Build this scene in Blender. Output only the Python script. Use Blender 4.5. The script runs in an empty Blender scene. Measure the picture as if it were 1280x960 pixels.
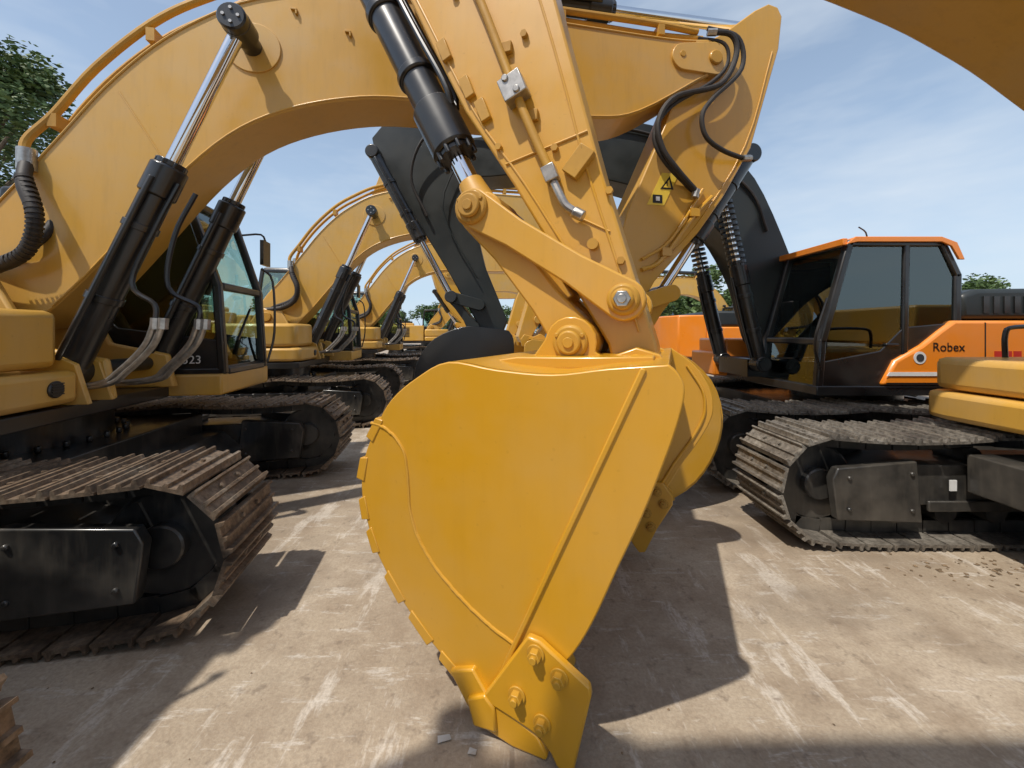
import bpy, bmesh, math, random
from mathutils import Vector, Matrix
random.seed(7)
scene=bpy.context.scene
rad=math.radians

# ------------------------------------------------------------------ materials
def nt(name):
    m=bpy.data.materials.new(name); m.use_nodes=True
    t=m.node_tree; b=t.nodes['Principled BSDF']
    return m,t,b
def N(t,typ,**kw):
    n=t.nodes.new(typ)
    for k,v in kw.items():
        if k in n.inputs: n.inputs[k].default_value=v
        else: setattr(n,k,v)
    return n
def ramp(t,src,stops):
    r=t.nodes.new('ShaderNodeValToRGB'); cr=r.color_ramp
    while len(cr.elements)<len(stops): cr.elements.new(0.5)
    for e,(p,c) in zip(cr.elements,stops):
        e.position=p; e.color=(c[0],c[1],c[2],1) if hasattr(c,'__len__') else (c,c,c,1)
    t.links.new(src,r.inputs[0]); return r
def mixc(t,fac,a,b,mode='MIX'):
    m=t.nodes.new('ShaderNodeMix'); m.data_type='RGBA'; m.blend_type=mode
    for sock,val in ((m.inputs[0],fac),(m.inputs[6],a),(m.inputs[7],b)):
        if hasattr(val,'is_linked') or hasattr(val,'links'): t.links.new(val,sock)
        elif isinstance(val,(int,float)): sock.default_value=val
        else: sock.default_value=(val[0],val[1],val[2],1)
    return m.outputs[2]
def coords(t,scale=(1,1,1)):
    tc=N(t,'ShaderNodeTexCoord'); mp=N(t,'ShaderNodeMapping'); mp.inputs['Scale'].default_value=scale
    t.links.new(tc.outputs['Object'],mp.inputs[0]); return mp.outputs[0]
def noise(t,vec,scale,detail=4,rough=.6):
    n=N(t,'ShaderNodeTexNoise'); n.inputs['Scale'].default_value=scale; n.inputs['Detail'].default_value=detail
    n.inputs['Roughness'].default_value=rough; t.links.new(vec,n.inputs['Vector']); return n.outputs[0]

def paint(name,col,rough=.35,dust=(.42,.36,.27),amt=.25,coat=.3,scr=.35,bump=0,streak=.4,scol=None):
    m,t,b=nt(name)
    v=coords(t)
    n1=noise(t,v,1.8,4,.62)
    d=ramp(t,n1,[(.42,0),(.72,1)])
    c=col
    if streak>0:
        vs=coords(t,(9,9,1.2)); n2=noise(t,vs,1.6,3,.7)
        s=ramp(t,n2,[(.5,0),(.8,streak)])
        c=mixc(t,s.outputs[0],col,scol or tuple(x*.72 for x in col))
    mm=N(t,'ShaderNodeMath',operation='MULTIPLY'); t.links.new(d.outputs[0],mm.inputs[0]); mm.inputs[1].default_value=amt
    c=mixc(t,mm.outputs[0],c,dust)
    if scr>0:
        n3=noise(t,v,38,1,.7)
        sp=ramp(t,n3,[(.72,0),(.78,scr)])
        c=mixc(t,sp.outputs[0],c,tuple(x*.5 for x in col))
    t.links.new(c,b.inputs['Base Color'])
    rr=ramp(t,n1,[(.3,rough*.8),(.75,min(1,rough*1.6))])
    t.links.new(rr.outputs[0],b.inputs['Roughness'])
    b.inputs['Coat Weight'].default_value=coat; b.inputs['Coat Roughness'].default_value=.15
    if bump:
        bp=N(t,'ShaderNodeBump'); bp.inputs['Strength'].default_value=bump; bp.inputs['Distance'].default_value=.01
        n4=noise(t,v,9,2,.5); t.links.new(n4,bp.inputs['Height']); t.links.new(bp.outputs[0],b.inputs['Normal'])
    return m
Y_HERO=paint('bucket_yellow',(.58,.285,.012),.34,dust=(.52,.29,.06),amt=.5,coat=.4,scr=.15,streak=.18,bump=.10)
Y_STICK=paint('arm_yellow',(.60,.31,.026),.35,amt=.16,coat=.35,scr=.2,streak=.28,bump=.06)
Y_BODY=paint('machine_yellow',(.62,.345,.055),.38,amt=.26,coat=.3,scr=.2,streak=.35)
Y_WORN=paint('worn_yellow',(.50,.26,.02),.5,dust=(.28,.15,.04),amt=.55,coat=.1,scr=.6,bump=.15)
ORANGE=paint('machine_orange',(.82,.24,.015),.32,amt=.12,coat=.4,streak=.1,scr=0)
CHAR=paint('charcoal_paint',(.010,.014,.014),.42,dust=(.045,.05,.045),amt=.25,coat=.12,scr=0,streak=0)
BLACK=paint('black_paint',(.010,.010,.011),.30,dust=(.06,.055,.045),amt=.3,coat=.35,scr=0,streak=0)
FRAME=paint('frame_black',(.014,.014,.014),.34,dust=(.20,.175,.14),amt=.45,coat=.35,streak=.6,scol=(.07,.062,.05),scr=0)
def simple(name,col,rough=.5,metal=0,var=.25,scale=12):
    m,t,b=nt(name); v=coords(t); n=noise(t,v,scale,2,.65)
    r=ramp(t,n,[(.3,tuple(c*(1-var) for c in col)),(.7,tuple(min(1,c*(1+var)) for c in col))])
    t.links.new(r.outputs[0],b.inputs['Base Color'])
    b.inputs['Roughness'].default_value=rough; b.inputs['Metallic'].default_value=metal
    return m
RUB=simple('hose_rubber',(.025,.020,.017),.6)
CHROME=simple('chrome',(.75,.75,.76),.09,1,.03)
STEEL=simple('bare_steel',(.42,.40,.37),.35,.85,.25,20)
SEAT=simple('seat_fabric',(.03,.03,.032),.8)
WHITE=simple('decal_white',(.7,.7,.68),.5,0,.05)
PAPER=simple('paper',(.5,.48,.44),.8,0,.2)
RED=simple('decal_red',(.5,.03,.02),.4,0,.05)
DBLK=simple('decal_black',(.01,.01,.01),.4,0,.05)
DYEL=simple('decal_yellow',(.80,.56,.06),.45,0,.05)
def shoe_mat(name,c1,c2,c3):
    m,t,b=nt(name); v=coords(t)
    n1=noise(t,v,3.5,4,.7); n2=noise(t,v,30,3,.7)
    c=ramp(t,n1,[(.3,c1),(.5,c2),(.7,c3)])
    f=ramp(t,n2,[(.35,.0),(.75,.85)])
    cc=mixc(t,f.outputs[0],c.outputs[0],(.03,.024,.019),'MIX')
    t.links.new(cc,b.inputs['Base Color']); b.inputs['Roughness'].default_value=.5; b.inputs['Metallic'].default_value=.3
    return m
SHOE=shoe_mat('track_steel_brown',(.08,.06,.045),(.25,.175,.115),(.35,.29,.22))
SHOE2=shoe_mat('track_steel_grey',(.10,.09,.08),(.26,.23,.19),(.36,.33,.28))
def glass():
    m=bpy.data.materials.new('cab_glass'); m.use_nodes=True; t=m.node_tree; t.nodes.clear()
    o=N(t,'ShaderNodeOutputMaterial'); tr=N(t,'ShaderNodeBsdfTransparent'); tr.inputs[0].default_value=(.80,.90,.85,1)
    g=N(t,'ShaderNodeBsdfGlossy'); g.inputs['Roughness'].default_value=.02; g.inputs[0].default_value=(.9,1,.97,1)
    f=N(t,'ShaderNodeFresnel'); f.inputs[0].default_value=2.1
    mx=N(t,'ShaderNodeMixShader'); t.links.new(f.outputs[0],mx.inputs[0]); t.links.new(tr.outputs[0],mx.inputs[1]); t.links.new(g.outputs[0],mx.inputs[2])
    t.links.new(mx.outputs[0],o.inputs[0]); return m
GLASS=glass()

# ------------------------------------------------------------------ mesh helpers
def smooth(pts,n=4,closed=False):
    P=[Vector(p) for p in pts]; out=[]; L=len(P)
    rng=range(L) if closed else range(L-1)
    for i in rng:
        if closed: p0,p1,p2,p3=P[i-1],P[i],P[(i+1)%L],P[(i+2)%L]
        else:
            p1,p2=P[i],P[i+1]; p0=P[i-1] if i>0 else p1*2-p2; p3=P[i+2] if i+2<L else p2*2-p1
        for k in range(n):
            t=k/n
            out.append(.5*((2*p1)+(p2-p0)*t+(2*p0-5*p1+4*p2-p3)*t*t+(3*p1-p0-3*p2+p3)*t**3))
    if not closed: out.append(P[-1])
    return [tuple(p) for p in out]
def b_prism(bm,pts,y0,y1,far=None):
    a=[bm.verts.new((p[0],y0,p[1])) for p in pts]
    b=[bm.verts.new((p[0],y1,p[1])) for p in (far or pts)]
    n=len(pts); fs=[bm.faces.new(a),bm.faces.new(b[::-1])]
    for i in range(n): fs.append(bm.faces.new((a[i],b[i],b[(i+1)%n],a[(i+1)%n])))
    bmesh.ops.recalc_face_normals(bm,faces=fs)
def b_hprism(bm,pts,z0,z1):
    a=[bm.verts.new((p[0],p[1],z0)) for p in pts]; b=[bm.verts.new((p[0],p[1],z1)) for p in pts]
    n=len(pts); fs=[bm.faces.new(a),bm.faces.new(b[::-1])]
    for i in range(n): fs.append(bm.faces.new((a[i],b[i],b[(i+1)%n],a[(i+1)%n])))
    bmesh.ops.recalc_face_normals(bm,faces=fs)
def b_box(bm,x0,x1,y0,y1,z0,z1):
    b_prism(bm,[(x0,z0),(x1,z0),(x1,z1),(x0,z1)],y0,y1)
def frame_of(d):
    d=Vector(d).normalized(); up=Vector((0,0,1)) if abs(d.z)<.95 else Vector((0,1,0))
    s=d.cross(up).normalized(); u=s.cross(d).normalized(); return d,s,u
def b_beam(bm,p,q,w,h,ext=0):
    p=Vector(p);q=Vector(q); d,s,u=frame_of(q-p); p=p-d*ext; q=q+d*ext
    vs=[]
    for c in (p,q):
        for a,b in ((-1,-1),(1,-1),(1,1),(-1,1)): vs.append(bm.verts.new(c+s*a*w/2+u*b*h/2))
    fs=[bm.faces.new([vs[i] for i in f]) for f in ((0,1,2,3),(7,6,5,4),(0,4,5,1),(1,5,6,2),(2,6,7,3),(3,7,4,0))]
    bmesh.ops.recalc_face_normals(bm,faces=fs)
def b_cyl(bm,p,q,r,seg=24,r2=None,ch=0):
    p=Vector(p);q=Vector(q); d,s,u=frame_of(q-p); r2=r if r2 is None else r2
    rows=[(p,r),(q,r2)]
    if ch>0: rows=[(p,r-ch),(p+d*ch,r),(q-d*ch,r2),(q,r2-ch)]
    rs=[]
    for c,rr in rows:
        rs.append([bm.verts.new(c+(s*math.cos(2*math.pi*i/seg)+u*math.sin(2*math.pi*i/seg))*rr) for i in range(seg)])
    fs=[bm.faces.new(rs[0]),bm.faces.new(rs[-1][::-1])]
    for a,b in zip(rs,rs[1:]):
        for i in range(seg): fs.append(bm.faces.new((a[i],a[(i+1)%seg],b[(i+1)%seg],b[i])))
    bmesh.ops.recalc_face_normals(bm,faces=fs)
def b_tube(bm,pts,r,seg=10,n=5,sm=True):
    if sm and len(pts)>2: pts=smooth(pts,n)
    P=[Vector(p) for p in pts]; rings=[]; up=None
    for i,p in enumerate(P):
        d=(P[min(i+1,len(P)-1)]-P[max(i-1,0)]).normalized()
        if up is None: _,s,u=frame_of(d)
        else:
            s=d.cross(up); s=s.normalized() if s.length>1e-5 else frame_of(d)[1]; u=s.cross(d).normalized()
        up=u
        rings.append([bm.verts.new(p+(s*math.cos(2*math.pi*k/seg)+u*math.sin(2*math.pi*k/seg))*r) for k in range(seg)])
    fs=[bm.faces.new(rings[0]),bm.faces.new(rings[-1][::-1])]
    for a,b in zip(rings,rings[1:]):
        for i in range(seg): fs.append(bm.faces.new((a[i],a[(i+1)%seg],b[(i+1)%seg],b[i])))
    bmesh.ops.recalc_face_normals(bm,faces=fs)
def capsule(p,q,r0,r1,waist=None,n=10):
    px,pz=p;qx,qz=q; a=math.atan2(qz-pz,qx-px); out=[]
    for i in range(n+1):
        t=a+math.pi/2+math.pi*i/n; out.append((px+r0*math.cos(t),pz+r0*math.sin(t)))
    if waist:
        for f in (.3,.5,.7): out.append((px+(qx-px)*f+waist*math.sin(a),pz+(qz-pz)*f-waist*math.cos(a)))
    for i in range(n+1):
        t=a-math.pi/2+math.pi*i/n; out.append((qx+r1*math.cos(t),qz+r1*math.sin(t)))
    if waist:
        for f in (.7,.5,.3): out.append((px+(qx-px)*f-waist*math.sin(a),pz+(qz-pz)*f+waist*math.cos(a)))
    return out

class Rig:
    def __init__(s,name,loc=(0,0,0),rz=0):
        s.root=bpy.data.objects.new(name,None); scene.collection.objects.link(s.root)
        s.root.empty_display_size=.3
        s.root.location=loc; s.root.rotation_euler=(0,0,rz)
        s.W=Matrix.Translation(loc)@Matrix.Rotation(rz,4,'Z'); s.L=Matrix.Identity(4)
    def world_frame(s,loc,rz):
        s.L=s.W.inverted()@(Matrix.Translation(loc)@Matrix.Rotation(rz,4,'Z'))
    def put(s,name,bm,mat,bevel=0,ang=35):
        me=bpy.data.meshes.new(name); bm.to_mesh(me); bm.free(); me.materials.append(mat)
        for p in me.polygons: p.use_smooth=True
        me.set_sharp_from_angle(angle=rad(ang))
        o=bpy.data.objects.new(name,me); scene.collection.objects.link(o); o.parent=s.root; o.matrix_local=s.L
        if bevel:
            md=o.modifiers.new('bevel','BEVEL'); md.width=bevel; md.segments=2; md.limit_method='ANGLE'; md.angle_limit=rad(40)
            md.harden_normals=False
        return o
    def text(s,txt,size,loc,rz,mat,name='lettering'):
        c=bpy.data.curves.new(name,'FONT'); c.body=txt; c.size=size; c.extrude=.001; c.materials.append(mat)
        o=bpy.data.objects.new(name,c); scene.collection.objects.link(o); o.parent=s.root
        o.matrix_local=s.L@Matrix.Translation(loc)@Matrix.Rotation(rz,4,'Z')@Matrix.Rotation(rad(90),4,'X')
        return o
    def clone(s,name,loc,rz,skip=()):
        r=bpy.data.objects.new(name,None); scene.collection.objects.link(r); r.location=loc; r.rotation_euler=(0,0,rz)
        for c in s.root.children:
            if any(c.name.startswith(k) for k in skip): continue
            d=c.copy(); scene.collection.objects.link(d); d.parent=r; d.matrix_local=c.matrix_local
        return r
def BM(): return bmesh.new()

# ------------------------------------------------------------------ shared parts
def tracks(R,yc_list,w,xf,shoe,zt=.82):
    cz=.44; r=zt-cz; xr=-xf
    for yc in yc_list:
        path=[]
        for i in range(15):
            a=rad(-78+168*i/14); path.append((xf+r*math.cos(a),cz+r*math.sin(a)))
        for i in range(1,12):
            f=i/12; x=xf+(xr-xf)*f; path.append((x,zt-.035*math.sin(math.pi*((f*3)%1))*(1 if 0<f<1 else 0)))
        for i in range(15):
            a=rad(90+168*i/14); path.append((xr+r*math.cos(a),cz+r*math.sin(a)))
        path.append((xr+.4,.045)); path.append((xf-.4,.045))
        P=[Vector((p[0],p[1])) for p in path]; segs=[(P[i],P[(i+1)%len(P)]) for i in range(len(P))]
        L=sum((b-a).length for a,b in segs); n=round(L/.2); pitch=L/n
        def at(d):
            d%=L
            for a,b in segs:
                l=(b-a).length
                if d<=l: return a+(b-a)*(d/l)
                d-=l
            return P[0]
        bs=BM(); bl=BM()
        for i in range(n):
            c=at(i*pitch); t=(at(i*pitch+pitch*.4)-at(i*pitch-pitch*.4)).normalized()
            no=Vector((t.y,-t.x))
            def quad(u0,u1,v0,v1): return [tuple(c+t*u0+no*v0),tuple(c+t*u1+no*v0),tuple(c+t*u1+no*v1),tuple(c+t*u0+no*v1)]
            j=random.uniform(-.003,.003); h=pitch*.455
            y0=yc-w/2+j; y1=yc+w/2+j
            sec=[(-h,-.008),(h,-.008),(h,.012),(h*.98,.036),(h*.84,.036),(h*.76,.012),(.014,.012),(.008,.030),(-.008,.030),(-.014,.012),(-h*.58,.012),(-h*.66,.042),(-h*.84,.042),(-h*.92,.012),(-h,.004)]
            b_prism(bs,[tuple(c+t*a+no*b) for a,b in sec],y0,y1)
            for s in (-1,1):
                b_prism(bl,quad(-h*1.05,h*1.05,-.10,-.010),yc+s*.09-.022,yc+s*.09+.022)
                b_cyl(bs,(c.x+t.x*.035+no.x*.01,yc+s*.09,c.y+t.y*.035+no.y*.01),(c.x+t.x*.035+no.x*.028,yc+s*.09,c.y+t.y*.035+no.y*.028),.014,6)
        R.put('track_shoes',bs,shoe)
        R.put('track_chain',bl,FRAME)
        b=BM()
        for i in range(8):
            x=xr+.55+(xf-xr-1.1)*i/7
            b_cyl(b,(x,yc-.17,.235),(x,yc+.17,.235),.085,16)
        for x in (-.6,.7): b_cyl(b,(x,yc-.12,.64),(x,yc+.12,.64),.07,16)
        b_cyl(b,(xf,yc-.10,cz),(xf,yc+.10,cz),r-.08,32,ch=.02)
        b_cyl(b,(xf,yc-.16,cz),(xf,yc+.16,cz),.12,20,ch=.01)
        b_cyl(b,(xr,yc-.10,cz),(xr,yc+.10,cz),r-.09,22)
        b_cyl(b,(xr,yc-.24,cz),(xr,yc+.24,cz),.2,24,ch=.02)
        R.put('rollers_and_idler',b,FRAME)
        b=BM()
        b_prism(b,[(xr+.3,.30),(xf-.35,.30),(xf-.35,.52),(xf-.6,.60),(xr+.5,.60),(xr+.3,.5)],yc-.2,yc+.2)
        for s in (-1,1):
            b_prism(b,[(xf-.66,.20),(xf-.04,.22),(xf+.0,.52),(xf-.04,.60),(xf-.62,.65)],yc+s*.235-.035,yc+s*.235+.035)
            for bx,bz in ((xf-.58,.29),(xf-.58,.56),(xf-.12,.30),(xf-.12,.53)): b_cyl(b,(bx,yc+s*.262,bz),(bx,yc+s*.285,bz),.018,6)
            b_box(b,xr+.9,xf-.75,yc+s*.215-.012,yc+s*.215+.012,.26,.34)
            b_box(b,-.35,.35,yc+s*.26-.05,yc+s*.26+.05,.50,.54)
            b_box(b,-.35,-.31,yc+s*.26-.05,yc+s*.26+.05,.36,.50); b_box(b,.31,.35,yc+s*.26-.05,yc+s*.26+.05,.36,.50)
        R.put('track_frame',b,FRAME,.02)
        b=BM()
        for s in (-1,1):
            b_box(b,xf-.95,xf-.90,yc+s*.23-.004,yc+s*.23+.004,.42,.50)
        R.put('frame_sticker',b,WHITE)

def cab(R,prof,y0,y1,floor,roofmat,solid_side=None,framemat=BLACK,pw=.075):
    """prof: rear-bottom, front-bottom, front-mid, front-top, rear-top, rear-mid"""
    b=BM(); n=len(prof)
    for y in (y0+pw/2,y1-pw/2):
        for i in range(n):
            p,q=prof[i],prof[(i+1)%n]; b_beam(b,(p[0],y,p[1]),(q[0],y,q[1]),pw,pw,pw*.35)
    for p in prof: b_beam(b,(p[0],y0+pw,p[1]),(p[0],y1-pw,p[1]),pw*.98,pw*.98)
    xm=prof[0][0]+(prof[1][0]-prof[0][0])*.38
    for y in (y0+pw/2,y1-pw/2):
        b_beam(b,(xm,y,prof[0][1]),(xm-.03,y,prof[4][1]),pw*.9,pw*.96)
    R.put('cab_frame',b,framemat,.018)
    b=BM()
    zl=prof[1][1]+.42
    for y in (y0+.028,y1-.028):
        b_prism(b,[prof[0],prof[1],(prof[1][0]-.02,zl-.12),(xm+.25,zl),(xm,zl+.25),(prof[0][0],zl+.3)],y-.012,y+.012)
        b_box(b,xm+.06,xm+.2,y-.03,y+.03,zl+.05,zl+.08)
    b_box(b,prof[0][0],prof[1][0],y0+.05,y1-.05,prof[1][1]-.02,prof[1][1]+.05)
    R.put('cab_lower_panels',b,framemat,.01)
    b=BM()
    for y in (y0+.028,y1-.028): b_prism(b,prof,y-.004,y+.004)
    def quad(p,q,inx):
        v=[b.verts.new((p[0]-inx,y0+.05,p[1])),b.verts.new((p[0]-inx,y1-.05,p[1])),b.verts.new((q[0]-inx,y1-.05,q[1])),b.verts.new((q[0]-inx,y0+.05,q[1]))]
        b.faces.new(v)
    quad(prof[1],prof[2],.01); quad(prof[2],prof[3],.01); quad(prof[5],prof[0],-.01); quad(prof[4],prof[5],-.01)
    R.put('cab_windows',b,GLASS)
    b=BM()
    rp=[(prof[3][0]+.03,prof[3][1]),(prof[3][0]-.05,prof[3][1]+.07),(prof[4][0]+.05,prof[4][1]+.07),(prof[4][0]-.03,prof[4][1])]
    b_prism(b,rp,y0+.01,y1-.01)
    R.put('cab_roof',b,roofmat,.025)
    b=BM(); sx=prof[0][0]+.55; yc=(y0+y1)/2; z=prof[0][1]
    b_box(b,sx-.05,sx+.45,yc-.25,yc+.25,z+.42,z+.54)
    b_prism(b,[(sx-.05,z+.5),(sx+.06,z+.5),(sx-.04,z+1.15),(sx-.16,z+1.15)],yc-.24,yc+.24)
    b_prism(b,[(sx-.14,z+1.18),(sx-.03,z+1.18),(sx-.06,z+1.38),(sx-.18,z+1.38)],yc-.13,yc+.13)
    b_box(b,sx,sx+.4,yc-.2,yc+.2,z+.05,z+.42)
    for s in (-1,1):
        b_box(b,sx,sx+.5,yc+s*.34-.06,yc+s*.34+.06,z+.3,z+.68)
        b_cyl(b,(sx+.42,yc+s*.34,z+.68),(sx+.46,yc+s*.34,z+.86),.02,8)
    b_box(b,prof[1][0]-.25,prof[1][0]-.18,y0+.1,y0+.32,z+.75,z+1.0)
    b_cyl(b,(prof[1][0]-.3,yc+.12,z+.05),(prof[1][0]-.38,yc+.12,z+.8),.012,8)
    b_cyl(b,(prof[1][0]-.3,yc-.12,z+.05),(prof[1][0]-.38,yc-.12,z+.8),.012,8)
    R.put('operator_seat',b,SEAT,.02)
    b=BM()
    b_beam(b,(prof[1][0]+.02,yc-.2,prof[1][1]+.3),((prof[1][0]+prof[2][0])/2+.03,yc+.1,prof[2][1]-.2),.02,.015)
    R.put('wiper',b,BLACK)

def hyd(R,name,p,q,y,f,rb,rr,mat=BLACK,eye=True,rings=2):
    p=Vector((p[0],y,p[1]));q=Vector((q[0],y,q[1])); d=(q-p).normalized(); m=p+(q-p)*f
    b=BM(); b_cyl(b,p,m-d*.2,rb,28); b_cyl(b,m-d*.24,m,rb*1.18,28,ch=.012)
    b_cyl(b,m,m+d*.04,rb*.95,28)
    for i in range(8):
        a=2*math.pi*i/8; _,s,u=frame_of(d); o=(s*math.cos(a)+u*math.sin(a))*rb*.9
        b_cyl(b,m-d*.02+o,m+d*.035+o,.012 if rb<.12 else .016,8)
    _,s,u=frame_of(d)
    for k in range(rings):
        c=p+(m-p)*(.35+.35*k); b_cyl(b,c-d*.025,c+d*.025,rb*1.12,24)
    side=Vector((0,-1,0))
    b_tube(b,[p+d*.1+side*(rb*.2)+s*rb*1.15,p+(m-p)*.5+s*rb*1.25,m-d*.12+s*rb*1.2],.02,8,4)
    if eye: b_cyl(b,p+Vector((0,-.09,0)),p+Vector((0,.09,0)),rb*1.15,24,ch=.01)
    R.put(name+'_barrel',b,mat,.004)
    b=BM(); b_cyl(b,m,q,rr,24); R.put(name+'_rod',b,CHROME)
    b=BM(); b_cyl(b,q+Vector((0,-.08,0)),q+Vector((0,.08,0)),rb*1.05,24,ch=.01); R.put(name+'_rod_eye',b,mat)

# ------------------------------------------------------------------ generic yellow excavator (local: +x forward, +y left)
BOOM_TOP=[(-.3,1.85),(-.08,2.26),(.2,2.6),(.57,3.1),(.856,3.49),(1.177,3.84),(1.51,4.1),(1.914,4.32),(2.525,4.46),(3.45,4.49),(4.62,4.47),(5.59,4.46),(6.05,4.5)]
BOOM_BOT=[(6.12,4.2),(5.93,4.10),(5.257,3.70),(4.776,3.60),(3.729,3.58),(3.175,3.60),(2.715,3.57),(2.215,3.44),(1.797,3.23),(1.426,2.89),(1.015,2.37),(.649,1.92),(.38,1.68),(-.08,1.57)]
def upper(R,dz=0,box=True):
    b=BM(); b_cyl(b,(0,0,.72),(0,0,1.0+min(dz,0)*.2),.62,40); b_box(b,-.9,.9,-.95,.95,.42,.74)
    b_prism(b,[(-1.3,.35),(1.3,.35),(1.1,.55),(-1.1,.55)],-.95,.95)
    for i in range(30):
        a=i*2*math.pi/30; b_cyl(b,(.70*math.cos(a),.70*math.sin(a),.74),(.70*math.cos(a),.70*math.sin(a),.79),.022,6)
    R.put('slew_ring_and_carbody',b,FRAME,.01)
    b=BM(); b_box(b,-2.6,.9,-1.4,.42,1.0+dz,1.1+dz); R.put('deck',b,BLACK,.01)
    b=BM(); b_box(b,-.6,1.34,.42,1.45,1.0+dz,1.2+dz); b_box(b,-2.6,-.6,.42,1.45,1.0+dz,1.2+dz)
    for s in (-1,1):
        b_prism(b,[(-.5,1.1+dz),(1.0,1.1+dz),(.95,1.4+dz),(.5,1.5+dz),(.25,2.0+dz),(-.1,2.05+dz),(-.5,1.5+dz)],s*.34-.03,s*.34+.03)
    R.put('cab_platform',b,Y_BODY,.02)
    b=BM()
    b_hprism(b,[(-.4,-1.42),(.80,-1.42),(.90,-1.36),(.95,-1.1),(.95,-.58),(-.4,-.58)],1.12+dz,1.34+dz)
    R.put('toolbox_lower',b,Y_BODY,.04)
    b=BM()
    b_hprism(b,[(-.4,-1.42),(.72,-1.42),(.84,-1.34),(.88,-1.1),(.88,-.64),(-.4,-.64)],1.36+dz,1.74+dz)
    R.put('toolbox_upper',b,Y_BODY,.05)
    b=BM(); b_cyl(b,(.94,-.76,1.23+dz),(.965,-.76,1.23+dz),.055,20,ch=.006)
    for k in range(5): b_box(b,.963,.972,-.80,-.72,1.195+k*.017+dz,1.203+k*.017+dz)
    R.put('work_lamp',b,BLACK)
    b=BM(); b_box(b,-2.7,-.45,-1.42,-.45,1.12+dz,1.95+dz); b_box(b,-2.7,-.62,.45,1.45,1.22+dz,1.95+dz); b_box(b,-2.7,-1.0,-.45,.45,1.12+dz,2.1+dz)
    R.put('engine_housing',b,Y_BODY,.04)
    b=BM()
    for i in range(7):
        b_box(b,-2.3,-1.2,1.45,1.462,1.35+i*.075+dz,1.39+i*.075+dz); b_box(b,-2.3,-1.2,-1.432,-1.42,1.35+i*.075+dz,1.39+i*.075+dz)
    b_cyl(b,(-1.8,-.7,1.95+dz),(-1.8,-.7,2.35+dz),.06,16)
    b_box(b,-2.4,-1.1,-.3,.4,2.1+dz,2.2+dz)
    R.put('louvres_and_exhaust',b,BLACK)
    b=BM(); pl=[(-2.72,-1.45)]+[(-2.72-.62*math.sin(rad(a)),-1.45*math.cos(rad(a))) for a in range(12,170,12)]+[(-2.72,1.45)]
    b_hprism(b,pl,1.0+dz,2.0+dz); R.put('counterweight',b,Y_BODY,.06)
    cab(R,[(-.5,1.22+dz),(1.31,1.22+dz),(1.26,2.05+dz),(1.0,2.86+dz),(-.42,2.86+dz),(-.5,2.3+dz)],.47,1.42,1.2,BLACK)
    R.text('323',.11,(.98,.462,1.3),0,WHITE,'model_number')
    b=BM()
    b_tube(b,[(1.36,1.38,1.25+dz),(1.42,1.42,1.6+dz),(1.40,1.42,2.2+dz),(1.3,1.36,2.35+dz)],.014,8,4)
    b_tube(b,[(1.05,1.45,2.75+dz),(1.2,1.6,2.8+dz),(1.25,1.62,2.7+dz)],.012,8,3)
    b_box(b,1.22,1.26,1.52,1.72,2.42+dz,2.72+dz)
    b_cyl(b,(.95,.6,2.98+dz),(1.07,.6,2.98+dz),.06,14); b_cyl(b,(.95,1.3,2.98+dz),(1.07,1.3,2.98+dz),.06,14)
    R.put('handrails_and_mirrors',b,BLACK)

def bucket_gen(R,pts_shell,front,hw,mat,teeth=5,tip=None,name='bucket'):
    sh=[(p[0],p[1]) for p in smooth(pts_shell,3)]
    inn=[]
    for i,p in enumerate(sh):
        a=Vector(sh[max(i-1,0)]);c=Vector(sh[min(i+1,len(sh)-1)]); d=(c-a).normalized(); inn.append((p[0]-d.y*.03,p[1]+d.x*.03))
    b=BM(); b_prism(b,sh+inn[::-1],-hw+.02,hw-.02); R.put(name+'_shell',b,mat,.003)
    for s in (-1,1):
        b=BM(); f=[(p[0],p[1]) for p in smooth(front,3)]
        b_prism(b,sh[:-1]+f[:-1],s*hw,s*(hw-.035)); R.put(name+'_side_plate',b,mat,.006)
    b=BM(); lx,lz=pts_shell[-1]; tx,tz=tip; dx,dz=tx-lx,tz-lz; l=math.hypot(dx,dz); ux,uz=dx/l,dz/l; nx,nz=-uz,ux
    for i in range(teeth):
        y=-hw+.09+(2*hw-.18)*i/(teeth-1)
        o=[(lx-ux*.12+nx*.05,lz-uz*.12+nz*.05),(lx+ux*.05+nx*.045,lz+uz*.05+nz*.045),(tx,tz),(lx+ux*.05-nx*.045,lz+uz*.05-nz*.045),(lx-ux*.12-nx*.05,lz-uz*.12-nz*.05)]
        b_prism(b,o,y-.06,y+.06)
    R.put(name+'_teeth',b,mat,.01)

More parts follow.
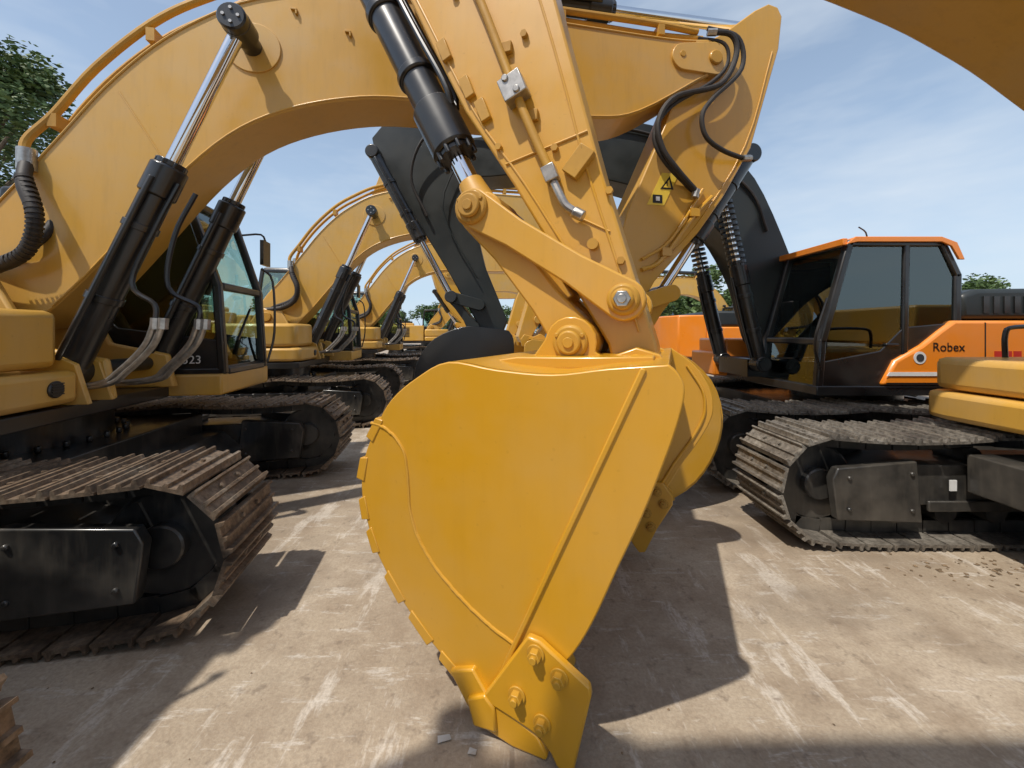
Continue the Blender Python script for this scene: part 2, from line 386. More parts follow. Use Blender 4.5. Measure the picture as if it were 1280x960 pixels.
def arm(R):
    top=smooth(BOOM_TOP,4); bot=smooth(BOOM_BOT,4)
    b=BM(); b_prism(b,top+bot,-.24,.24); R.put('boom',b,Y_BODY,.012)
    b=BM()
    for y in (-.243,.243):
        b_tube(b,[(p[0],y,p[1]-.02) for p in top[6:-2]],.008,6,1,False)
        b_tube(b,[(p[0],y,p[1]+.02) for p in bot[3:-6]],.008,6,1,False)
        b_tube(b,[(.95,y,3.45),(1.25,y,2.95),(1.33,y,2.82)],.006,6,3)
        b_tube(b,[(4.4,y,4.43),(4.42,y,3.66)],.006,6,1,False)
    R.put('boom_welds',b,Y_BODY)
    b=BM()
    b_prism(b,capsule((5.72,4.28),(6.05,4.3),.13,.16),-.265,.265)
    b_prism(b,[(p[0],p[1]) for p in capsule((1.887,3.9),(1.9,3.9),.2,.2,None,16)],-.252,.252)
    R.put('boom_reinforcement_plates',b,Y_BODY,.005)
    b=BM()
    b_cyl(b,(1.887,-.56,3.9),(1.887,.56,3.9),.075,24,ch=.01); b_cyl(b,(1.887,-.59,3.9),(1.887,-.5,3.9),.10,24,ch=.012); b_cyl(b,(1.887,.5,3.9),(1.887,.59,3.9),.10,24,ch=.012)
    R.put('boom_cylinder_pin',b,BLACK)
    b=BM()
    for a in range(0,360,90): b_cyl(b,(1.887+.05*math.cos(rad(a)),-.60,3.9+.05*math.sin(rad(a))),(1.887+.05*math.cos(rad(a)),-.585,3.9+.05*math.sin(rad(a))),.012,8)
    R.put('pin_bolts',b,STEEL)
    b=BM(); b_cyl(b,(6.05,-.29,4.3),(6.05,.29,4.3),.07,24,ch=.01); b_cyl(b,(0,-.42,1.88),(0,.42,1.88),.09,24,ch=.01)
    for x,z in ((5.7,4.3),): b_cyl(b,(x,-.272,z),(x,-.238,z),.03,12)
    for x,z in ((2.62,4.12),(3.3,4.2),(2.2,4.25)): b_box(b,x-.025,x+.025,-.262,-.24,z-.008,z+.008); b_box(b,x+.01,x+.025,-.262,-.24,z-.04,z-.008)
    R.put('boom_pins',b,Y_WORN,.003)
    for y,nm in ((-.45,'right_boom_cylinder'),(.45,'left_boom_cylinder')):
        hyd(R,nm,(.78,1.32),(1.887,3.9),y,.58,.098,.052)
    b=BM(); b_cyl(b,(.78,-.56,1.32),(.78,.56,1.32),.06,20); R.put('cylinder_foot_pin',b,BLACK)
    b=BM()
    for y in (-.58,.34):
        b_prism(b,[(.45,1.1),(1.0,1.1),(.92,1.38),(.78,1.45),(.62,1.38)],y,y+.04); b_prism(b,[(.45,1.1),(1.0,1.1),(.92,1.38),(.78,1.45),(.62,1.38)],y+.2,y+.24)
    R.put('cylinder_foot_lugs',b,Y_BODY,.008)
    st=[(6.56,4.9),(6.72,4.99),(6.83,4.97),(6.88,4.88),(6.84,4.54),(6.51,3.48),(6.2,2.97),(5.925,2.6),(5.45,2.1),(5.08,1.5),(4.98,1.38),(4.85,1.38),(4.80,1.5),(5.158,2.75),(5.54,3.6),(5.72,4.02),(5.86,4.42),(6.2,4.62)]
    b=BM(); b_prism(b,st,-.19,.19); R.put('stick',b,Y_STICK,.012)
    b=BM()
    for y in (-.193,.193): b_tube(b,[(6.76,y,4.5),(6.44,y,3.5),(5.88,y,2.65),(5.42,y,2.2)],.007,6,4)
    b_tube(b,[(6.05,-.215,2.95),(5.85,-.215,2.75),(5.5,-.215,2.3),(5.3,-.215,2.2)],.02,8,4)
    b_tube(b,[(5.95,-.215,3.02),(5.6,-.215,2.5),(5.3,-.215,2.3)],.014,8,4)
    for x,z in ((5.85,2.78),(5.55,2.38)): b_box(b,x-.05,x+.05,-.24,-.19,z-.04,z+.04)
    R.put('stick_pipes_and_welds',b,Y_STICK)
    hyd(R,'stick_cylinder',(2.1,4.78),(6.72,4.86),0,.64,.095,.055)
    b=BM()
    for y in (-.12,.08): b_prism(b,[(1.8,4.25),(2.4,4.42),(2.2,4.86),(2.02,4.86)],y,y+.04)
    R.put('stick_cylinder_lugs',b,Y_BODY,.006)
    hyd(R,'bucket_cylinder',(6.64,3.5),(5.60,1.98),0,.62,.085,.05)
    b=BM()
    for y in (-.26,.2): b_prism(b,capsule((5.60,1.98),(5.2,1.86),.08,.08),y,y+.05)
    b_prism(b,capsule((5.60,1.98),(5.25,1.45),.08,.09,.06),-.15,.15)
    R.put('bucket_linkage',b,Y_STICK,.006)
    bucket_gen(R,[(5.0,1.45),(5.25,1.42),(5.5,1.36),(5.75,1.15),(5.86,.85),(5.8,.55),(5.6,.28),(5.3,.12)],[(5.3,.12),(5.05,.28),(4.95,.6),(4.85,1.0),(4.85,1.35),(5.0,1.45)],.6,Y_STICK,5,(5.02,.02))
    b=BM()
    for y in (-.3,.24): b_prism(b,[(4.85,1.3),(5.4,1.3),(5.35,1.5),(5.25,1.56),(5.1,1.5),(4.9,1.55),(4.82,1.45)],y,y+.05)
    R.put('bucket_ears',b,Y_STICK,.008)
    b=BM()
    def P(l,y=-.3): return [(a,y if k not in (0,len(l)-1) else y+.06,c) for k,(a,c) in enumerate(l)]
    b_tube(b,P([(5.98,4.56),(6.2,4.52),(6.25,4.32),(6.07,4.02),(5.6,3.85),(5.42,3.6),(5.46,3.35),(5.62,3.15),(5.86,2.98)]),.027,10,6)
    b_tube(b,P([(5.98,4.6),(6.27,4.5),(6.31,4.2),(6.0,3.88),(5.88,3.7),(5.92,3.5),(6.1,3.38),(6.4,3.34)]),.023,10,6)
    b_tube(b,P([(5.9,4.52),(6.15,4.45),(6.18,4.25),(6.0,4.05),(5.58,3.78),(5.40,3.5),(5.5,3.25),(5.84,3.0)],-.26),.020,10,6)
    b_tube(b,[(.38,-.27,2.86),(.44,-.36,2.66),(.54,-.4,2.42),(.47,-.38,2.18),(.25,-.36,2.05),(-.2,-.3,2.0)],.042,12,6)
    b_tube(b,[(.38,.0,2.95),(.46,-.1,2.75),(.5,-.2,2.45),(.4,-.3,2.2),(0,-.2,2.05)],.035,12,6)
    R.put('hoses',b,RUB)
    b=BM()
    pts=smooth([(.42,-.34,2.72),(.54,-.4,2.42),(.47,-.38,2.18),(.25,-.36,2.05)],8)
    for i in range(len(pts)-1):
        b_cyl(b,pts[i],(Vector(pts[i])+(Vector(pts[i+1])-Vector(pts[i]))*.5),.049,12)
    R.put('hose_guard',b,RUB)
    b=BM()
    b_tube(b,[(.38,-.27,2.86),(.36,-.25,3.02),(.50,-.2,3.26),(.768,-.2,3.64),(1.145,-.2,4.03),(1.5,-.2,4.27),(1.95,-.17,4.5),(2.6,-.17,4.62),(4.4,-.18,4.62),(5.4,-.18,4.62),(5.9,-.2,4.58)],.030,10,5)
    b_tube(b,[(.38,.0,2.95),(.48,-.08,3.18),(.768,-.08,3.60),(1.145,-.08,3.98),(1.5,-.08,4.22),(1.95,-.12,4.43),(2.6,-.13,4.57),(4.4,-.14,4.56),(5.4,-.12,4.56),(5.95,-.2,4.52)],.026,10,5)
    for x,z in ((.5,3.2),(1.15,3.93),(3.2,4.55),(4.5,4.54),(5.5,4.54)): b_box(b,x-.03,x+.03,-.23,-.05,z-.05,z+.05)
    R.put('boom_pipes',b,Y_WORN)
    b=BM()
    for y,dx in ((-.52,0),(-.30,.16)):
        for k in (0,.05):
            b_tube(b,[(1.36+dx+k,y,1.66),(1.30+dx+k,y,1.50),(1.14+dx+k,y,1.32),(1.0+dx+k,y,1.23),(.6,y,1.2)],.022,10,5)
            b_cyl(b,(1.365+dx+k,y,1.62),(1.37+dx+k,y,1.70),.032,8)
    for x,y,z in ((.38,-.27,2.86),(.38,0,2.95)): b_cyl(b,(x,y,z-.07),(x,y,z+.09),.055,12)
    b_cyl(b,(5.98,-.24,4.56),(6.06,-.27,4.55),.035,10); b_cyl(b,(5.86,-.24,3.0),(5.84,-.24,2.92),.035,10)
    b_cyl(b,(6.36,-.25,3.34),(6.46,-.24,3.35),.035,10)
    R.put('hose_fittings',b,STEEL)
    # hard pipes from the silver hoses up the boom cylinders
    b=BM()
    for y,dx in ((-.52,0),(-.30,.16)):
        b_tube(b,[(1.37+dx,y,1.68),(1.36+dx,y,1.80),(1.22+dx*.6,y*1.0,1.95),(1.36,y*.98,2.35),(1.50,y*.95,2.68)],.018,8,5)
    R.put('cylinder_pipes',b,BLACK)
    b=BM(); b_prism(b,[(5.36,2.84),(5.54,2.84),(5.70,3.16),(5.52,3.16)],-.195,-.192); R.put('warning_decal',b,DYEL)
    b=BM(); b_prism(b,[(5.50,3.0),(5.64,3.0),(5.60,3.13)],-.199,-.196); b_box(b,5.42,5.52,-.199,-.196,2.86,2.94); R.put('warning_decal_print',b,DBLK)
    b=BM(); b_prism(b,[(5.53,3.015),(5.61,3.015),(5.592,3.095)],-.202,-.1995); R.put('warning_decal_triangle',b,DYEL)
    b=BM(); b_box(b,5.563,5.573,-.2045,-.2025,3.03,3.075); R.put('warning_decal_mark',b,DBLK)
    b=BM(); b_box(b,5.45,5.49,-.2045,-.2,2.88,2.92); R.put('warning_decal_white',b,WHITE)

M1=Rig('excavator',(-4,3.15,0),rad(10))
tracks(M1,(-1.2,1.2),.6,1.9,SHOE); upper(M1); arm(M1)
M1.clone('excavator',(-4.62,7.79,0),rad(10))
M1.clone('excavator',(-4.95,12.6,0),rad(10))
M1.clone('excavator',(-3.62,-.42,0),0,skip=('bucket','warning'))

# ------------------------------------------------------------------ hero excavator (body at right, arm in front)
Hx=Rig('excavator',(4.25,2.0,0),rad(180))
tracks(Hx,(-1.2,1.2),.6,1.9,SHOE2)
def upper_low(R):
    b=BM(); b_cyl(b,(0,0,.6),(0,0,.9),.62,40); b_box(b,-.9,.9,-.95,.95,.42,.7); R.put('slew_ring_and_carbody',b,FRAME,.01)
    b=BM(); b_box(b,-2.6,.7,-1.4,1.4,.88,.97); R.put('deck',b,BLACK,.01)
    b=BM(); b_hprism(b,[(-2.6,-1.42),(.66,-1.42),(.76,-1.36),(.81,-1.2),(.81,-.5),(-2.6,-.5)],.90,1.12); R.put('toolbox_lower',b,Y_BODY,.04)
    b=BM(); b_hprism(b,[(-2.6,-1.42),(.60,-1.42),(.71,-1.34),(.75,-1.15),(.75,-.5),(-2.6,-.5)],1.135,1.39); R.put('toolbox_upper',b,Y_BODY,.05)
    b=BM(); b_box(b,-2.7,-.9,-1.4,1.42,1.43,1.95); R.put('engine_housing',b,Y_BODY,.04)
    b=BM(); pl=[(-2.72,-1.45)]+[(-2.72-.62*math.sin(rad(a)),-1.45*math.cos(rad(a))) for a in range(12,170,12)]+[(-2.72,1.45)]
    b_hprism(b,pl,.9,2.0); R.put('counterweight',b,Y_BODY,.06)
    cab(R,[(-.8,.97),(.9,.97),(.86,1.9),(.65,2.7),(-.72,2.7),(-.8,2.0)],.5,1.42,1.0,BLACK)
    b=BM(); b_tube(b,[(.18,-1.3,1.38),(.18,-1.3,1.58),(.1,-1.3,1.64),(-.3,-1.3,1.64),(-.4,-1.3,1.58),(-.4,-1.3,1.38)],.018,8,4)
    R.put('handrail',b,BLACK)
upper_low(Hx)
Hx.world_frame((-.81,2.95,0),math.atan2(-.8,5.4))
bt=[(-.3,5.0),(.5,5.25),(1.4,5.2),(2.4,5.0),(3.3,4.6),(4.1,4.0),(4.8,3.2),(5.5,2.2)]
bb=[(5.6,1.5),(5.2,1.5),(4.72,2.4),(4.03,3.12),(3.65,3.45),(3.2,3.75),(2.4,4.15),(1.4,4.4),(.5,4.5),(-.3,4.5)]
b=BM(); b_prism(b,smooth(bt,4)+smooth(bb,4),-.25,.25); Hx.put('boom',b,Y_BODY,.012)
TH=rad(-22)
Hx.world_frame((.58,2.17,0),TH)
b=BM()
st=[(-1.85,5.1),(-1.75,4.8),(-1.60,4.57),(-1.41,3.99),(-1.22,3.63),(-1.03,3.24),(-.84,2.87),(-.54,2.41),(-.32,2.04),(-.15,1.74),(-.03,1.54),(.0,1.42),(.06,1.34),(.16,1.33),(.22,1.40),(.20,1.54),(.09,1.90),(-.065,2.43),(-.175,2.86),(-.30,3.35),(-.43,3.91),(-.6,4.6),(-.9,5.1),(-1.4,5.3)]
b_prism(b,st,-.2,.2); Hx.put('stick',b,Y_STICK,.014)
b=BM()
for y in (-.203,.203):
    b_tube(b,[(-.55,y,3.9),(-.38,y,3.35),(-.245,y,2.86),(-.135,y,2.43),(0.02,y,1.93),(.12,y,1.6)],.007,8,4)
    b_tube(b,[(-1.36,y,3.95),(-1.16,y,3.60),(-.78,y,2.86),(-.47,y,2.40),(-.12,y,1.83)],.007,8,4)
    b_tube(b,[(-.58,y,2.52),(-.13,y,2.62)],.007,6,1,False)
    b_tube(b,[(-.20,y,2.2),(-.02,y,2.1)],.006,6,1,False)
Hx.put('stick_welds',b,Y_STICK)
b=BM()
b_tube(b,[(-1.25,-.25,4.6),(-.95,-.25,3.98),(-.715,-.25,3.43),(-.51,-.25,2.89),(-.40,-.25,2.62),(-.315,-.25,2.43)],.024,12,5)
for x,z in ((-.99,3.3),(-.84,3.05),(-.74,2.9)): b_beam(b,(x,-.215,z),(x+.05,-.215,z-.12),.03,.06)
b_beam(b,(-.22,-.225,2.40),(-.12,-.225,2.52),.05,.09)
for x,z in ((-.6,3.15),(-.45,2.75)): b_box(b,x-.0,x+.06,-.23,-.2,z-.03,z+.03)
Hx.put('stick_hydraulic_pipe',b,Y_WORN,.004)
b=BM()
b_beam(b,(-.535,-.255,2.95),(-.485,-.255,2.83),.09,.13)
b_cyl(b,(-.545,-.31,2.93),(-.545,-.29,2.93),.02,8); b_cyl(b,(-.48,-.31,2.86),(-.48,-.29,2.86),.02,8)
b_beam(b,(-.325,-.25,2.45),(-.295,-.25,2.37),.07,.07)
b_tube(b,[(-.295,-.25,2.37),(-.262,-.255,2.30),(-.23,-.255,2.24),(-.18,-.25,2.20)],.022,10,4)
b_cyl(b,(-.19,-.25,2.205),(-.14,-.25,2.175),.03,8)
Hx.put('pipe_clamp_and_fitting',b,STEEL,.005)
b=BM()
for x,z in ((.036,1.95),(-.30,2.56),(-.62,2.62),(-.9,3.55),(-.47,3.2),(-.02,2.3)):
    b_cyl(b,(x,-.225,z),(x,-.2,z),.02,6)
b_cyl(b,(-.10,-.235,2.04),(-.10,-.2,2.04),.028,14)
Hx.put('stick_bolts',b,Y_WORN)
PC=(-.73,2.27)
p=Vector((-2.0,-.12,4.68));q=Vector((PC[0],-.12,PC[1])); d=(q-p).normalized()
m=p+d*((q-p).length-.46)
b=BM(); b_cyl(b,p,m-d*.3,.108,36); b_cyl(b,m-d*.34,m,.135,36,ch=.015); b_cyl(b,m-d*.62,m-d*.56,.125,36,ch=.01); b_cyl(b,m,m+d*.03,.11,36)
b_cyl(b,m-d*1.15,m-d*1.08,.125,36,ch=.01)
_,s,u=frame_of(d)
for i in range(10):
    a=2*math.pi*i/10; o=(s*math.cos(a)+u*math.sin(a))*.112; b_cyl(b,m-d*.01+o,m+d*.05+o,.016,8)
for k in (-1,1):
    b_tube(b,[p+u*.14+s*.05*k,m-d*.9+u*.14+s*.05*k,m-d*.4+u*.15+s*.05*k,m-d*.25+u*.12+s*.03*k],.02,10,5)
Hx.put('bucket_cylinder_barrel',b,BLACK,.003)
b=BM(); b_cyl(b,m,q-d*.1,.06,32); Hx.put('bucket_cylinder_rod',b,CHROME)
b=BM(); b_cyl(b,q+Vector((0,-.08,0)),q+Vector((0,.2,0)),.125,32,ch=.01); b_cyl(b,q-d*.24,q-d*.05,.075,24,r2=.1); Hx.put('rod_eye',b,Y_STICK)
PI=(.06,1.75); PB=(-.18,1.55); PH=(.12,1.42)
b=BM()
for y0 in (-.32,.255): b_prism(b,capsule(PC,PI,.105,.10,.078),y0,y0+.065)
Hx.put('idler_links',b,Y_STICK,.01)
b=BM(); b_prism(b,capsule((PC[0]+.0,PC[1]-.01),PB,.115,.115,.085),-.245,-.10); b_prism(b,capsule(PC,PB,.115,.115,.085),.10,.245)
b_prism(b,[(-.66,2.05),(-.50,2.15),(-.22,1.80),(-.38,1.7)],-.1,.1)
Hx.put('power_link',b,Y_STICK,.012)
b=BM()
def boss(c,y0,y1,r,bolt=True):
    b_cyl(b,(c[0],y0,c[1]),(c[0],y1,c[1]),r,32,ch=.012)
    b_cyl(b,(c[0],y0-.025,c[1]),(c[0],y0,c[1]),r*.68,32,ch=.008)
    b_cyl(b,(c[0],y0-.035,c[1]),(c[0],y0-.02,c[1]),r*.30,20)
boss(PC,-.345,.345,.095); boss(PI,-.35,.35,.075); boss(PB,-.385,.385,.085)
for a in (30,150,270):
    for c,yy,rr in ((PC,-.352,.075),(PB,-.392,.07)):
        x=c[0]+rr*math.cos(rad(a));z=c[1]+rr*math.sin(rad(a)); b_cyl(b,(x,yy,z),(x,yy+.03,z),.012,6)
Hx.put('linkage_pins',b,Y_WORN,.003)
b=BM(); b_cyl(b,(PI[0],-.385,PI[1]),(PI[0],-.33,PI[1]),.04,6); b_cyl(b,(PI[0],-.40,PI[1]),(PI[0],-.38,PI[1]),.022,10)
Hx.put('pin_nut',b,STEEL,.003)
# bucket
shell=[(.26,1.49),(.06,1.47),(-.15,1.44),(-.38,1.45),(-.60,1.475),(-.76,1.40),(-.89,1.30),(-.97,1.18),(-1.04,1.03),(-1.06,.88),(-1.03,.74),(-.97,.60),(-.86,.45),(-.72,.31),(-.56,.19),(-.42,.10)]
front=[(-.42,.10),(-.25,.18),(-.09,.38),(.0,.54),(.095,.77),(.175,.96),(.24,1.14),(.285,1.28),(.31,1.40),(.29,1.46),(.26,1.49)]
ffar=[(-.42,.10),(-.10,.14),(.07,.30),(.22,.50),(.33,.70),(.43,.86),(.50,1.0),(.52,1.10),(.50,1.22),(.41,1.37),(.26,1.49)]
W=.78
sh=[(p[0],p[1]) for p in smooth(shell,4)]; inn=[]
for i,pp in enumerate(sh):
    a=Vector(sh[max(i-1,0)]);c=Vector(sh[min(i+1,len(sh)-1)]); dd=(c-a).normalized(); inn.append((pp[0]-dd.y*.035,pp[1]+dd.x*.035))
b=BM(); b_prism(b,sh+inn[::-1],-W+.012,W-.012); Hx.put('bucket_shell',b,Y_HERO,.004)
b=BM(); b_prism(b,sh[1:-1]+[(p[0],p[1]) for p in smooth(front,4)],-W,-W+.04); Hx.put('bucket_near_side_plate',b,Y_HERO,.006)
b=BM(); b_prism(b,sh[1:-1]+[(p[0],p[1]) for p in smooth(ffar,4)],W-.04,W); Hx.put('bucket_far_side_plate',b,Y_HERO,.006)
b=BM()
b_tube(b,[(p[0]-.05,W-.045,p[1]) for p in ffar[2:-1]],.010,8,4)
def wob(pts):
    out=[]
    for p in smooth(pts,8): out.append((p[0]+random.uniform(-.0015,.0015),p[1],p[2]+random.uniform(-.0015,.0015)))
    return out
b_tube(b,wob([(-1.00,-W,1.185),(-.94,-W,1.175),(-.87,-W,1.135),(-.82,-W,1.07),(-.80,-W,.96),(-.79,-W,.83),(-.75,-W,.72),(-.68,-W,.625),(-.59,-W,.545),(-.49,-W,.475),(-.40,-W,.425),(-.30,-W,.385)]),.0075,8,1,False)
Hx.put('bucket_weld_beads',b,Y_HERO)
b=BM(); b_beam(b,(.18,-W-.003,1.475),(-.40,-W-.003,.15),.016,.022); Hx.put('bucket_strengthening_bar',b,Y_HERO,.006)
b=BM()
b_prism(b,[(-.56,.20),(-.40,.06),(-.36,.09),(-.50,.24)],-W+.02,W-.02)
Hx.put('bucket_lip',b,Y_HERO,.006)
b=BM()
n=len(sh); i=27
while i<n-4:
    a=Vector(sh[i]);c=Vector(sh[i+3]); dd=(c-a).normalized(); nn=Vector((dd.y,-dd.x))
    if (a-Vector((-.4,.85))).dot(nn)<0: nn=-nn
    k=random.uniform(.022,.028)
    o=[a-nn*.02,c-nn*.02,c+nn*k+dd*-.004,a+nn*k*.8+dd*.012]
    b_prism(b,[tuple(v) for v in o],-W-.005,-W+.16); b_prism(b,[tuple(v) for v in o],W-.16,W+.005)
    i+=random.choice((4,4,5))
Hx.put('bucket_wear_shrouds',b,Y_HERO,.004)
cut_n=[(-.235,.455),(-.185,.45),(.0,.34),(.005,.31),(-.055,.03),(-.085,.005),(-.12,.008),(-.145,.05),(-.19,.095),(-.30,.125),(-.43,.155),(-.40,.20)]
cut_f=[(.16,.56),(.21,.56),(.27,.48),(.27,.42),(.17,.24),(.09,.06),(.05,.05),(.01,.10),(-.03,.16),(-.38,.05),(-.45,.15),(-.40,.19),(-.30,.20)]
for yy0,yy1,cc,nm in ((-W-.035,-W-.0025,cut_n,'near'),(W+.0025,W+.035,cut_f,'far')):
    b=BM()
    b_prism(b,cc,yy0,yy1)
    if nm=='far': b_prism(b,cc[:9]+[(-.1,.2),(.0,.35)],W-.075,W-.0425)
    Hx.put('side_cutter_'+nm,b,Y_HERO,.008)
    b=BM(); ys=yy0 if nm=='near' else W-.075; sg=-1
    for x,z in (((-.20,.405),(-.11,.345),(-.275,.225),(-.175,.155)) if nm=='near' else ((.17,.50),(.21,.42),(.10,.34),(.13,.25))):
        b_cyl(b,(x,ys,z),(x,ys+sg*.008,z),.034,20); b_cyl(b,(x,ys+sg*.004,z),(x,ys+sg*.034,z),.025,6); b_cyl(b,(x,ys+sg*.03,z),(x,ys+sg*.045,z),.014,12)
    Hx.put('side_cutter_bolts_'+nm,b,Y_WORN,.002)
b=BM()
for k in range(5):
    y=-W+.03+(2*W-.06)*k/4
    b_prism(b,[(-.58,.21),(-.50,.10),(-.42,.03),(-.30,.003),(-.165,.003),(-.16,.02),(-.20,.085),(-.32,.135),(-.40,.16),(-.47,.25)],y-.055,y+.055)
    b_prism(b,[(-.49,.14),(-.46,.04),(-.36,.05),(-.37,.14),(-.41,.18)],y-.072,y+.072)
Hx.put('bucket_teeth',b,Y_HERO,.010)
b=BM()
ear=[(-.47,1.42),(-.36,1.49),(-.31,1.56)]+[(PB[0]+.125*math.cos(rad(a)),PB[1]+.125*math.sin(rad(a))) for a in range(160,-30,-20)]+[(-.02,1.48),(.04,1.50),(.12,1.53),(.22,1.50),(.27,1.42)]
for y0 in (-.36,.29): b_prism(b,ear,y0,y0+.07)
b_cyl(b,(PH[0],-.38,PH[1]+.0),(PH[0],.38,PH[1]),.08,24,ch=.01)
b_prism(b,[(-.60,1.45),(-.3,1.43),(.2,1.45),(.2,1.50),(-.1,1.49),(-.4,1.485)],-.5,.5)
Hx.put('bucket_ears',b,Y_HERO,.01)

# ------------------------------------------------------------------ orange excavator facing left
OR=Rig('orange_excavator',(4.2,5.45,0),rad(180))
tracks(OR,(-1.2,1.2),.6,1.85,SHOE2)
b=BM(); b_cyl(b,(-.3,0,.6),(-.3,0,1.0),.6,32); b_box(b,-.9,.9,-.95,.95,.42,.74); OR.put('slew_ring_and_carbody',b,FRAME,.01)
OR.world_frame((0,0,0),0)
b=BM(); b_box(b,3.2,8.3,4.2,6.7,.93,1.03); OR.put('deck',b,BLACK,.01)
b=BM()
b_prism(b,[(3.88,1.04),(8.2,1.04),(8.2,1.72),(4.64,1.72),(4.50,1.62),(4.30,1.46),(4.02,1.30)],4.19,4.9)
b_box(b,4.7,8.2,4.92,6.75,1.04,1.72); b_hprism(b,[(8.2,4.2),(8.8,4.35),(9.0,5.0),(9.0,5.9),(8.8,6.6),(8.2,6.75)],1.0,2.0)
b_box(b,3.15,4.6,5.9,6.75,1.0,1.5); b_box(b,3.0,3.6,5.95,6.7,.95,1.3)
OR.put('body_panels',b,ORANGE,.03)
b=BM()   # orange roof edge trim: side rails, front rail, rear corner
for yy in (4.195,5.225): b_prism(b,[(3.50,2.52),(3.60,2.60),(4.50,2.60),(4.66,2.54),(4.74,2.36),(4.68,2.36),(4.60,2.50),(4.50,2.545),(3.62,2.545)],yy-.012,yy+.012)
b_beam(b,(3.50,4.2,2.55),(3.50,5.22,2.55),.05,.07)
OR.put('roof_trim',b,ORANGE,.006)
b=BM(); b_prism(b,[(3.92,1.14),(4.55,1.14),(4.52,1.18),(3.95,1.18)],4.180,4.187); OR.put('body_stripe',b,WHITE)
b=BM(); b_prism(b,[(3.92,1.045),(8.1,1.045),(8.1,1.07),(3.92,1.07)],4.180,4.187); OR.put('sill_trim',b,BLACK)
b=BM(); b_prism(b,[(4.78,1.735),(4.78,2.0),(4.95,2.06),(8.1,2.1),(8.2,1.735)],4.25,6.7)
OR.put('engine_hood',b,CHAR,.05)
b=BM()
for k in range(16): b_box(b,5.0+k*.11,5.06+k*.11,4.238,4.25,1.8,1.98)
for xx in (4.95,6.1,7.2): b_box(b,xx,xx+.012,4.186,4.192,1.08,1.70)
OR.put('hood_louvres',b,BLACK)
OR.text('Robex',.13,(4.40,4.186,1.40),0,DBLK)
b=BM(); b_cyl(b,(4.27,4.185,1.33),(4.27,4.189,1.33),.065,24); OR.put('round_logo',b,WHITE)
b=BM(); b_cyl(b,(4.27,4.181,1.33),(4.27,4.1845,1.33),.04,24); OR.put('logo_centre',b,SEAT)
b=BM()
for k in range(3): b_box(b,5.05+k*.1,5.13+k*.1,4.183,4.188,1.32,1.40)
OR.put('warning_labels',b,RED)
OR.L=OR.W.inverted()@Matrix.Rotation(rad(180),4,'Z')
cab(OR,[(-4.70,.98),(-3.25,.98),(-3.29,1.5),(-3.58,2.54),(-4.56,2.54),(-4.72,2.2)],-5.2,-4.22,1.0,ORANGE,pw=.075)
b=BM()
b_tube(b,[(-3.2,-4.15,1.2),(-3.12,-4.12,1.5),(-3.25,-4.12,1.95)],.014,8,4)
b_tube(b,[(-4.0,-4.5,2.6),(-3.98,-4.5,2.72),(-3.9,-4.5,2.78)],.008,6,3)
OR.put('mirror_and_rails',b,BLACK)
OR.world_frame((0,5.2,0),0)
top=[(3.95,1.5),(3.87,1.76),(3.62,2.59),(3.16,3.60),(2.72,3.93),(1.98,4.25),(1.25,4.37),(.42,4.30),(-.42,4.14),(-.83,4.12)]
bot=[(-.86,3.85),(-.52,3.62),(.62,3.68),(1.66,3.47),(2.29,3.19),(2.7,2.9),(3.05,2.28),(3.2,1.76),(3.35,1.4),(3.8,1.3)]
b=BM(); b_prism(b,smooth(top,4)+smooth(bot,4),0,.5); OR.put('boom',b,CHAR,.012)
b=BM(); b_prism(b,[(-1.84,4.15),(-1.7,4.32),(-1.25,4.36),(-.6,4.3),(-.55,4.0),(-.62,3.55),(-.36,2.48),(-.06,1.75),(-.12,1.6),(-.28,1.55),(-.42,1.65),(-.83,2.38),(-1.55,3.55),(-1.80,3.95)],.05,.45); OR.put('stick',b,CHAR,.012)
hyd(OR,'bucket_cylinder',(-1.78,3.90),(-.78,2.05),-.05,.6,.075,.042)
hyd(OR,'stick_cylinder',(1.6,4.62),(-1.3,4.62),.25,.6,.09,.05)
b=BM()
for x in (1.5,-1.35): b_prism(b,[(x-.2,4.2),(x+.3,4.2),(x+.15,4.68),(x-.05,4.68)],.15,.35)
b_prism(b,capsule((-.78,2.05),(-.42,1.95),.07,.07),-.08,.03); b_prism(b,capsule((-.78,2.05),(-.5,1.66),.07,.08,.05),-.05,.4)
b_tube(b,[(-.6,-.02,4.0),(-.9,-.02,3.2),(-.45,-.02,2.3)],.012,6,4)
OR.put('linkage',b,CHAR,.006)
for y,nm in ((-.2,'left_boom_cylinder'),(.7,'right_boom_cylinder')):
    hyd(OR,nm,(3.1,1.2),(2.62,3.3),y,.58,.085,.045,BLACK)
b=BM()
b_cyl(b,(2.62,-.3,3.3),(2.62,.8,3.3),.06,16); b_cyl(b,(3.1,-.3,1.2),(3.1,.8,1.2),.06,16)
for k in range(15):
    f=.50+k*.032; x=3.1+(2.62-3.1)*f; z=1.2+2.1*f; b_cyl(b,(x,-.2,z),(x-.006,-.2,z+.035),.105,16); b_cyl(b,(x,.7,z),(x-.006,.7,z+.035),.105,16)
b_box(b,3.0,3.9,-.1,.6,1.03,1.25)
OR.put('boom_cylinder_pins_and_boots',b,BLACK)
b=BM()
b_tube(b,[(3.3,-.03,2.9),(3.1,-.03,3.4),(2.6,-.03,3.8),(1.9,-.03,4.12),(1.2,-.03,4.25),(.2,-.03,4.2)],.02,8,5)
b_tube(b,[(-.2,-.05,4.1),(-.6,-.1,4.3),(-1.1,-.1,4.1),(-1.3,-.05,3.6),(-1.1,-.02,3.1)],.02,8,6)
OR.put('hoses',b,RUB)
OR.world_frame((0,5.45,0),0)
